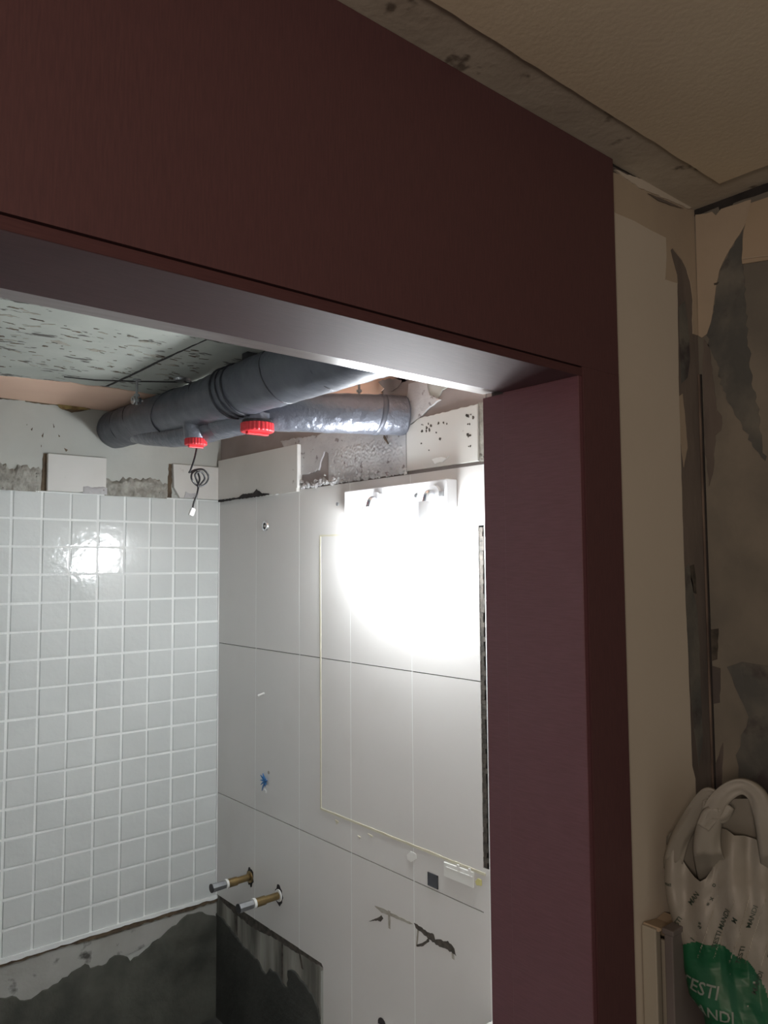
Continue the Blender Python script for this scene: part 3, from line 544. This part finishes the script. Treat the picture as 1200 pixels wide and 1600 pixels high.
bm = bmesh.new(); tube(bm, [w + Vector((0, 0, -.004)), w + Vector((.01, -.01, -.012)), w + Vector((.03, -.015, -.014)), w + Vector((.035, .0, -.006))], .002, seg=8); finish('wire_end', bm, M_BLACK, bx, smooth=True)
# ================================================================== CABLE
YC = 2.19
cable = thing('cable', 'thin black cable with a loose knot, hanging from the wrapped pipes', 'cable', onY(308, 662, YC))
P = [(309, 652), (308, 690), (305, 712), (298, 734), (296, 738), (306, 734), (318, 734), (326, 745), (320, 757), (309, 759), (300, 750), (300, 740), (307, 736), (312, 748), (309, 760), (313, 757), (320, 747), (314, 737), (305, 741), (308, 752), (310, 758), (308, 772), (303, 785), (301, 794)]
pts = [onY(x, y, YC + .007 * math.sin(i * 1.7)) for i, (x, y) in enumerate(P)]
bm = bmesh.new(); tube(bm, pts, .0030, seg=8, n=7); finish('cord', bm, M_BLACK, cable, smooth=True)
w = onY(300, 800, YC); bm = bmesh.new(); box(bm, -.0075, .0075, -.005, .005, -.012, .012)
bmesh.ops.bevel(bm, geom=list(bm.edges), offset=.0015, segments=2, affect='EDGES')
bmesh.ops.rotate(bm, verts=bm.verts, matrix=Matrix.Rotation(.38, 3, 'Y')); bmesh.ops.translate(bm, verts=bm.verts, vec=w); finish('connector', bm, M_WHITE, cable)
# ================================================================== LAMP FIXTURE
XP = XR - .040; lz0, lz1 = H + .155, H + .236; ly0, ly1 = 1.510, 1.975
lamp = thing('wall_lamp', 'long white wall lamp plate with two glowing bulbs on the tiled wall', 'lamp', (XR, (ly0 + ly1) / 2, lz0))
boxo('back_plate', (XP, XR - .0005, ly0, ly1, lz0, lz1), M_PLATE, lamp, bevel=.0025)
BX = XR - .080
for k, px in enumerate(((575, 840), (664, 862))):
    w = onX(*px, BX); y, zb_ = w.y, w.z
    za = H + .196
    bm = bmesh.new(); cyl(bm, (XP + .0005, y, za), (XP - .008, y, za), .026, .026, seg=28); finish('rose', bm, M_PLATE, lamp, bevel=.001)
    bm = bmesh.new(); tube(bm, [(XP - .004, y, za), (XP - .022, y, za + .004), (BX + .008, y, za - .004), (BX, y, za - .030)], .0085, seg=12); finish('arm', bm, M_CHROME, lamp, smooth=True)
    so = None
    bm = bmesh.new(); cyl(bm, (BX, y, za - .022), (BX, y, zb_ + .048), .019, .025, seg=24); finish('socket_cup', bm, M_PLATE, lamp, bevel=.001)
    bm = bmesh.new(); r = bmesh.ops.create_uvsphere(bm, u_segments=32, v_segments=20, radius=.052, matrix=Matrix.Translation((BX, y, zb_)))
    finish('bulb', bm, M_BULB, lamp, smooth=True)
for y in (1.61, 1.985):
    bm = bmesh.new(); cyl(bm, (XP + .0005, y + .025, H + .198), (XP - .003, y + .025, H + .198), .006, seg=14); s_ = finish('screw', bm, M_ZINC, lamp)
boxo('terminal', (XP - .008, XP + .0005, 1.522, 1.536, H + .188, H + .203), M_ZINC, lamp, bevel=.001)
# ================================================================== SMALL WALL THINGS
def stub(base, tip, label):
    b = onX(*base, XR); e = onY(*tip, b.y); L = b.x - e.x
    t = thing('water_pipe', label, 'pipe', (XR, b.y, b.z), 'brass water pipes in the tiled wall')
    bm = bmesh.new(); n = 18
    pts = [(b.y + .026 * random.uniform(.75, 1.1) * math.cos(q), b.z + .036 * random.uniform(.8, 1.1) * math.sin(q)) for q in [i / n * 6.283 for i in range(n)]]
    plate('wall_hole', 'X', XR + .0005, -1, pts, .001, M_DARK, t)
    bm = bmesh.new(); cyl(bm, (XR, b.y, b.z), (XR - .005, b.y, b.z), .021, seg=20); finish('washer', bm, M_WHITE if base[0] > 400 else M_BRASS, t, bevel=.001)
    k = .60
    bm = bmesh.new(); tube(bm, [(XR - .003, b.y, b.z), (XR - L * .3, b.y, b.z), (XR - L * k, b.y, b.z)], [.0125, .0125, .0125], seg=18, n=4); pb = finish('brass_pipe', bm, M_BRASS, t, smooth=True)
    bm = bmesh.new(); cyl(bm, (XR - L * .36, b.y, b.z), (XR - L * k, b.y, b.z), .0155, seg=18); finish('brass_collar', bm, M_BRASS, pb, bevel=.001)
    bm = bmesh.new(); cyl(bm, (XR - L * k, b.y, b.z), (XR - L * (k + .06), b.y, b.z), .0175, seg=20); finish('seal_tape', bm, M_WHITE, t, bevel=.001)
    bm = bmesh.new(); cyl(bm, (XR - L * (k + .06), b.y, b.z), (XR - L, b.y, b.z), .0145, .0165, seg=6); pl = finish('plug', bm, M_ZINC, t, bevel=.001)
    bm = bmesh.new(); cyl(bm, (XR - L, b.y, b.z), (XR - L - .003, b.y, b.z), .0155, seg=18); finish('plug_end', bm, M_BLACK, pl)
stub((391, 1370), (331, 1385), 'capped brass water pipe in the tiled wall, nearest the small square tiles')
stub((436, 1399), (373, 1418), 'capped brass water pipe in the tiled wall, the one nearer the door')
# low outlet at the very bottom of the frame
w = onX(597, 1600, XR); t = thing('wall_outlet', 'metal water outlet low on the tiled wall, at the bottom edge', 'outlet', (XR, w.y, w.z))
bm = bmesh.new(); cyl(bm, (XR, w.y, w.z - .006), (XR - .055, w.y, w.z - .006), .011, seg=16); finish('nipple', bm, M_CHROME, t, bevel=.001)
bm = bmesh.new(); cyl(bm, (XR - .0005, w.y, w.z), (XR - .002, w.y, w.z), .018, seg=12); finish('wall_hole', bm, M_DARK, t)
# ring of old fixing
w = onX(415, 822, XR)
t = thing('fixing_ring', 'small round metal fixing ring high on the tiled wall', 'ring', (XR, w.y, w.z))
bm = bmesh.new()
for i in range(28):
    a0, a1 = 2 * math.pi * i / 28, 2 * math.pi * (i + 1) / 28
    def q(a, r, h): return bm.verts.new((XR - h, w.y + r * math.cos(a), w.z + r * math.sin(a)))
    v = [q(a, r, h) for a in (a0, a1) for r, h in ((.020, 0), (.018, .005), (.012, .005), (.011, 0))]
    for j in range(3): bm.faces.new((v[j], v[j + 1], v[j + 5], v[j + 4]))
finish('rim', bm, M_CHROME, t)
bm = bmesh.new(); cyl(bm, (XR - .0002, w.y, w.z), (XR - .002, w.y, w.z), .011, seg=20); finish('hole', bm, M_DARK, t)
bm = bmesh.new(); cyl(bm, (XR - .002, w.y, w.z), (XR - .004, w.y, w.z), .005, seg=12); finish('screw', bm, M_WHITE, t)
# white anchor
w = onX(412, 1083, XR); bm = bmesh.new(); cyl(bm, (XR + .002, w.y - .004, w.z), (XR - .012, w.y + .018, w.z - .010), .0045, seg=14)
tag(finish('wall_anchor', bm, M_WHITE, None, bevel=.0008), 'small white plastic wall plug above the blue one on the tiles', 'wall plug')
# blue anchor, torn
w = onX(415, 1222, XR)
t = thing('wall_anchor', 'torn blue plastic wall plug in the grey tiles', 'wall plug', (XR, w.y, w.z))
bm = bmesh.new()
for i in range(9):
    a = i * .7 + random.uniform(-.2, .2); l = random.uniform(.014, .034)
    tube(bm, [(XR, w.y, w.z), (XR - .006, w.y + l * .5 * math.cos(a), w.z + l * .5 * math.sin(a) + .003), (XR - .008, w.y + l * math.cos(a), w.z + l * math.sin(a))], [.0035, .003, .0012], seg=6, n=3)
finish('splayed_sleeve', bm, M_BLUE, t, smooth=True)
bm = bmesh.new()
for dx, dz in ((.012, -.012), (.006, -.026), (-.004, -.032)):
    box(bm, XR - .003, XR - .0002, w.y + dx - .003, w.y + dx + .003, w.z + dz - .005, w.z + dz + .004)
finish('plastic_chip', bm, M_WHITE, t)
w2 = onX(420, 1207, XR); bm = bmesh.new(); cyl(bm, (XR - .0002, w2.y, w2.z), (XR - .0012, w2.y, w2.z), .006, seg=10); finish('drill_hole', bm, M_FAINT, t)
# dark socket opening
a = onX(669, 1362, XR); b = onX(685, 1393, XR)
t = thing('socket_box', 'small dark grey open socket box in the grey tiles', 'socket', (XR, a.y, b.z))
y0, y1, z0, z1 = b.y, a.y, b.z + .006, a.z
M_SOCK = mat('dark_socket', (0.07, 0.075, 0.085), 0.5)
boxo('socket_back', (XR - .0016, XR - .0001, y0, y1, z0, z1), M_SOCK, t)
for q in ((y0, y0 + .003, z0, z1), (y1 - .003, y1, z0, z1), (y0, y1, z0, z0 + .003), (y0, y1, z1 - .003, z1)):
    boxo('socket_rim', (XR - .003, XR - .0001, *q), M_SOCK, t)
# white cover plate
t = thing('cover_plate', 'white oblong plastic plate beside the dark socket box', 'plate', (XR, 1.52, H - .85))
pixplate('plate_body', 'X', XR, -1, [(695, 1346), (741, 1362), (741, 1387), (695, 1368)], .005, M_WHITE, t, bevel=.001)
pixplate('plate_rib', 'X', XR - .005, -1, [(697, 1354), (739, 1370), (739, 1371.5), (697, 1355.5)], .0015, M_WHITE, t)
for x in (715, 733): pixplate('plate_clip', 'X', XR - .004, -1, [(x, 1350 + (x - 715) * .33), (x + 3, 1351 + (x - 715) * .33), (x + 3, 1356 + (x - 715) * .33), (x, 1355 + (x - 715) * .33)], .004, M_WHITE, t)
# white low cabinet by the door wall: only a corner of its top shows
zt = H - 1.152
cab = thing('cabinet', 'white cabinet whose top corner shows beside the door frame, at the bottom', 'cabinet', (1.33, 1.22, 0))
boxo('body', (1.16, XR - .002, 1.055, 1.385, .02, zt - .025), M_WHITE, cab, bevel=.003)
boxo('top', (1.15, XR - .001, 1.05, 1.397, zt - .022, zt), M_WHITE, cab, bevel=.003)
d = boxo('door', (1.148, 1.158, 1.065, 1.375, .05, zt - .035), M_WHITE, cab, bevel=.002)
bm = bmesh.new(); tube(bm, [(1.148, 1.10, .38), (1.128, 1.10, .38), (1.128, 1.10, .50), (1.148, 1.10, .50)], .005, seg=10, n=5); finish('handle', bm, M_CHROME, d, smooth=True)
boxo('plinth', (1.17, XR - .003, 1.06, 1.375, 0, .02), M_BLACK, cab)
w = onZ(766, 1596, zt); bm = bmesh.new(); cyl(bm, (w.x, w.y, zt), (w.x, w.y, zt + .0012), .0025, seg=12); finish('screw', bm, M_ZINC, cab)
# ================================================================== HALL: BAG AND BOARDS
bd = Vector((ray(1165, 890).x, ray(1165, 890).y, 0)).normalized()      # horizontal sight line to the bag
bn = -bd; bu = Vector((bd.y, -bd.x, 0))                                 # towards viewer, to the viewer's right
BO = bd * 1.53                                                          # middle plane of the bag
def onB(x, y, off=0.0):
    r = ray(x, y); k = (1.53 - off) / (r.dot(bd)); p = r * k; return p.dot(bu), p.z + H
def B3(u, v, n): return Vector((bu.x * u + bd.x * 1.53 + bn.x * n, bu.y * u + bd.y * 1.53 + bn.y * n, v))
left_px = [(1041, 1322), (1038, 1375), (1043, 1410), (1052, 1440), (1063, 1466), (1067, 1500), (1076, 1540), (1098, 1566), (1104, 1610), (1112, 1680), (1135, 1735)]
right_px = [(1285, 1322), (1288, 1375), (1292, 1410), (1296, 1440), (1300, 1466), (1302, 1500), (1302, 1540), (1300, 1566), (1296, 1610), (1285, 1680), (1262, 1735)]
NT = 72
def rim_front(xp):
    T = [(1030, 1318), (1045, 1318), (1060, 1330), (1074, 1352), (1093, 1368), (1110, 1358), (1120, 1338), (1121, 1300), (1126, 1288), (1150, 1300), (1190, 1310), (1206, 1300), (1240, 1296), (1262, 1330), (1290, 1318)]
    for (a, b), (c, d_) in zip(T, T[1:]):
        if a <= xp <= c: return b + (d_ - b) * (xp - a) / (c - a)
    return 1318
def rim_back(xp):
    T = [(1030, 1318), (1060, 1292), (1095, 1262), (1125, 1262), (1150, 1252), (1178, 1250), (1192, 1290), (1230, 1280), (1290, 1318)]
    for (a, b), (c, d_) in zip(T, T[1:]):
        if a <= xp <= c: return b + (d_ - b) * (xp - a) / (c - a)
    return 1318
def bag_depth(u, v):
    """outward thickness factor with folds"""
    f = .010 * math.sin(u * 120 + 6 * noise.noise(Vector((u * 6, v * 6, 3)))) * max(0, min(1, (v - (H - .75)) * 6))
    return f + .022 * noise.noise(Vector((u * 13, v * 11, 1.5))) + .007 * noise.noise(Vector((u * 40, v * 30, 4)))
rows = []; bm = bmesh.new()
NR = 40
def lerp_px(T, t):
    f = t * (len(T) - 1); j = min(int(f), len(T) - 2); s = f - j; return (T[j][0] + (T[j + 1][0] - T[j][0]) * s, T[j][1] + (T[j + 1][1] - T[j][1]) * s)
def bag_point(j, th, off=0.0):
    t = j / NR; lx, ly = lerp_px(left_px, t); rx, ry = lerp_px(right_px, t)
    c = math.cos(th); s = math.sin(th)
    cc = math.copysign(abs(c) ** .85, c)
    xp = (lx + rx) / 2 + (rx - lx) / 2 * cc; yp = ly
    top = rim_front(xp) if s > 0 else rim_back(xp)
    w = max(0, 1 - t / .35); yp = yp + (top - 1322) * w * w
    thick = .080 * (math.sin(min(1, .12 + t * 1.25) * math.pi / 2)) * (1 - .35 * max(0, t - .8) / .2)
    u, v = onB(xp, yp)
    n = thick * s * abs(s) ** -.25 if abs(s) > 1e-6 else 0
    n += bag_depth(u, v) * (s if s > 0 else s * .5) + off
    return B3(u, v, n)
for j in range(NR + 1):
    rows.append([bm.verts.new(bag_point(j, 2 * math.pi * i / NT)) for i in range(NT)])
for a, b in zip(rows, rows[1:]):
    for i in range(NT): bm.faces.new((a[i], a[(i + 1) % NT], b[(i + 1) % NT], b[i]))
bm.faces.new(rows[-1])
bag = thing('plastic_bag', 'white plastic carrier bag with a green print, in the corner of the hall', 'bag', (B3(onB(1165, 1735)[0], onB(1165, 1735)[1], 0)))
sack = finish('sack', bm, M_BAG, bag, smooth=True)
def ribbon(name, px, width, nn, parent, mat_=M_BAG):
    """flattened, creased strip through px"""
    pts = catmull([Vector((*onB(x, y), 0)) for x, y in px], 10); bm = bmesh.new(); R = []
    for i, p in enumerate(pts):
        d = (pts[min(i + 1, len(pts) - 1)] - pts[max(0, i - 1)]).normalized(); nr = Vector((-d.y, d.x, 0))
        t = i / (len(pts) - 1); wd = width[0] + (width[1] - width[0]) * abs(2 * t - 1) ** 1.5
        base = nn[0] + (nn[1] - nn[0]) * t; base -= .055 * max(0, abs(2 * t - 1) - .72) / .28 * (0 if name == 'handle_fold' else 1); ring = []
        M_ = 14
        for k in range(M_):
            a = 2 * math.pi * k / M_; s = math.cos(a); q = p + nr * s * wd * .5
            ring.append(bm.verts.new(B3(q.x, q.y, base + math.sin(a) * .006 + .004 * math.cos(s * 7 + i * .12))))
        R.append(ring)
    for a, b in zip(R, R[1:]):
        for k in range(14): bm.faces.new((a[k], a[(k + 1) % 14], b[(k + 1) % 14], b[k]))
    bm.faces.new(R[0]); bm.faces.new(R[-1]); return finish(name, bm, mat_, parent, smooth=True)
ribbon('handle', [(1120, 1385), (1110, 1340), (1106, 1305), (1112, 1272), (1124, 1242), (1145, 1222), (1164, 1219), (1182, 1232), (1194, 1262), (1204, 1300), (1214, 1345), (1216, 1385)], (.027, .062), (.040, .045), bag)
ribbon('handle', [(1048, 1375), (1052, 1345), (1062, 1310), (1078, 1280), (1094, 1254), (1108, 1238), (1114, 1244), (1112, 1270), (1110, 1300)], (.030, .034), (.004, .035), bag)
ribbon('handle_fold', [(1100, 1280), (1112, 1262), (1128, 1262), (1140, 1248)], (.030, .022), (.044, .040), bag)
# printing on the bag: sampled on the front of the sack
from mathutils.bvhtree import BVHTree
sack_tree = BVHTree.FromPolygons([v.co.copy() for v in sack.data.vertices], [tuple(p.vertices) for p in sack.data.polygons])
sinv = sack.matrix_world  # identity at build time (vertices are in world space)
def drape(u, v, off):
    o_ = B3(u, v, .4); hit = sack_tree.ray_cast(o_, -bn)
    return (hit[0] + bn * off) if hit[0] else None
def print_grid(name, inside, x0, x1, y0, y1, step, off, material, parent):
    bm = bmesh.new(); V = {}
    nx = int((x1 - x0) / step); ny = int((y1 - y0) / step)
    for i in range(nx):
        for j in range(ny):
            xc, yc = x0 + (i + .5) * step, y0 + (j + .5) * step
            if not inside(xc, yc): continue
            q = []
            for a, b in ((0, 0), (1, 0), (1, 1), (0, 1)):
                key = (i + a, j + b)
                if key not in V:
                    p = drape(*onB(x0 + key[0] * step, y0 + key[1] * step), off); V[key] = bm.verts.new(p) if p else None
                q.append(V[key])
            if all(q): bm.faces.new(q)
    return finish(name, bm, material, parent, smooth=True)
print_grid('green_oval', lambda x, y: ((x - 1108) / 93) ** 2 + ((y - 1548) / 93) ** 2 < 1 and x > 1060, 1055, 1205, 1450, 1645, 2, .0012, M_GREEN, sack)
def text_on_bag(s, px, py, size, ang, material, slant=0.0, name='lettering'):
    cu = bpy.data.curves.new('lettering', 'FONT'); cu.body = s; cu.size = 1.0; cu.align_x = 'LEFT'; cu.resolution_u = 2; cu.offset = .012
    ob = bpy.data.objects.new('lettering', cu); C.objects.link(ob); bpy.context.view_layer.update()
    me = bpy.data.meshes.new_from_object(ob.evaluated_get(bpy.context.evaluated_depsgraph_get())); bpy.data.objects.remove(ob)
    bm = bmesh.new(); bm.from_mesh(me); bmesh.ops.triangulate(bm, faces=bm.faces)
    bmesh.ops.subdivide_edges(bm, edges=[e for e in bm.edges if e.calc_length() > .25], cuts=1)
    bmesh.ops.triangulate(bm, faces=bm.faces)
    ca, sa = math.cos(ang), math.sin(ang); bad = []
    for v in bm.verts:
        x, y = v.co.x * size + slant * v.co.y * size, v.co.y * size
        X, Yp = px + x * ca + y * sa, py + x * sa - y * ca     # screen-like axes: y grows downwards
        p = drape(*onB(X, Yp), .0024)
        if p is None: bad.append(v)
        else: v.co = p
    bmesh.ops.delete(bm, geom=bad, context='VERTS')
    if len(bm.faces): finish(name, bm, material, sack)
    else: bm.free()
text_on_bag('TESTI', 1064, 1524, 25, .10, M_PALEINK, .1)
text_on_bag('MANDI', 1072, 1556, 24, .06, M_PALEINK, -.1)
for k, (x, y, s) in enumerate(((1058, 1440, 'ESTI'), (1082, 1405, 'MAN'), (1096, 1434, 'a*'), (1086, 1456, 'I'), (1112, 1402, '* x'), (1120, 1462, 'TESTI MANDI'), (1150, 1420, 'M'), (1156, 1478, 'TESTI'), (1172, 1430, 'MANDI'), (1118, 1375, 'o'), (1180, 1520, 'MANDI'), (1204, 1470, 'TESTI'), (1215, 1400, 'MANDI'), (1240, 1500, 'TESTI'))):
    text_on_bag(s, x, y, 10.5, -1.22 + (.22 if x < 1110 else .0), M_INK)
text_on_bag('ext', 1040, 1377, 8, 0.0, M_INK)
for k in range(7):                                            # faint lines between the small print
    x0 = 1092 + k * 24
    def ins(x, y, x0=x0): return abs((x - x0) + (y - 1480) * .33) < .75
    print_grid('print_line', ins, x0 - 30, x0 + 60, 1385, 1480, 1.5, .0012, M_FAINT, sack)
# support: crate under the bag (outside the frame), boards standing in the corner
cb = onB(1165, 1735)[1]
fx = B3(onB(1192, 1700)[0], 0, 0)
crate = thing('storage_box', 'grey storage box standing under the carrier bag', 'box', (fx.x, fx.y, 0))
ang = math.atan2(bu.y, bu.x)
def rbox(name, hx, hy, z0, z1, material, parent, cx0=0, cy0=0, bev=.004):
    bm = bmesh.new(); box(bm, -hx + cx0, hx + cx0, -hy + cy0, hy + cy0, z0, z1)
    bmesh.ops.bevel(bm, geom=list(bm.edges), offset=bev, segments=2, affect='EDGES')
    bmesh.ops.rotate(bm, verts=bm.verts, matrix=Matrix.Rotation(ang, 3, 'Z')); bmesh.ops.translate(bm, verts=bm.verts, vec=(fx.x, fx.y, 0))
    return finish(name, bm, material, parent)
rbox('box_body', .072, .072, 0, cb - .04, M_BOARD, crate); rbox('lid', .076, .076, cb - .04, cb - .006, M_BOARD, crate)
# dark grey board behind the bag
a = onY(1044, 1468, .744); b = onY(1118, 1452, .744)
brd = thing('board', 'dark grey board standing in the hall corner behind the carrier bag', 'board', (a.x, .79, 0))
boxo('panel', (a.x + .014, XH - .018, .744, .760, 0, a.z), M_BOARD, brd, bevel=.002)
boxo('end_cap', (a.x + .012, XH - .016, .741, .763, a.z, a.z + .010), M_BOARD, brd, bevel=.002)
# cream casing offcut beside it
c0 = onY(1021, 1452, .784); c1 = onY(1029, 1452, .784); c2 = onY(1042, 1466, .784)
cs = thing('wood_moulding', 'cream grooved moulding standing against the hall wall, left of the dark board', 'moulding', (c0.x, .79, 0))
boxo('rail', (c0.x, c1.x, .780, Y0 - .004, 0, c0.z), M_CASEW, cs, bevel=.002)
boxo('web', (c1.x, c2.x - .008, .795, Y0 - .004, 0, c0.z - .006), M_TAN, cs, bevel=.001)
boxo('rail', (c2.x - .008, c2.x - .001, .782, Y0 - .004, .15, c2.z - .002), M_CASEW, cs, bevel=.002)
pts = [(1018, 1452), (1020, 1446), (1040, 1440), (1052, 1430), (1055, 1436), (1054, 1452), (1042, 1464), (1036, 1462), (1030, 1450)]
uv = [(onY(x, y, .79).x, onY(x, y, .79).z) for x, y in pts]
plate('cap_piece', 'Y', Y0 - .004, -1, uv, .034, M_TAN, cs, bevel=.002)
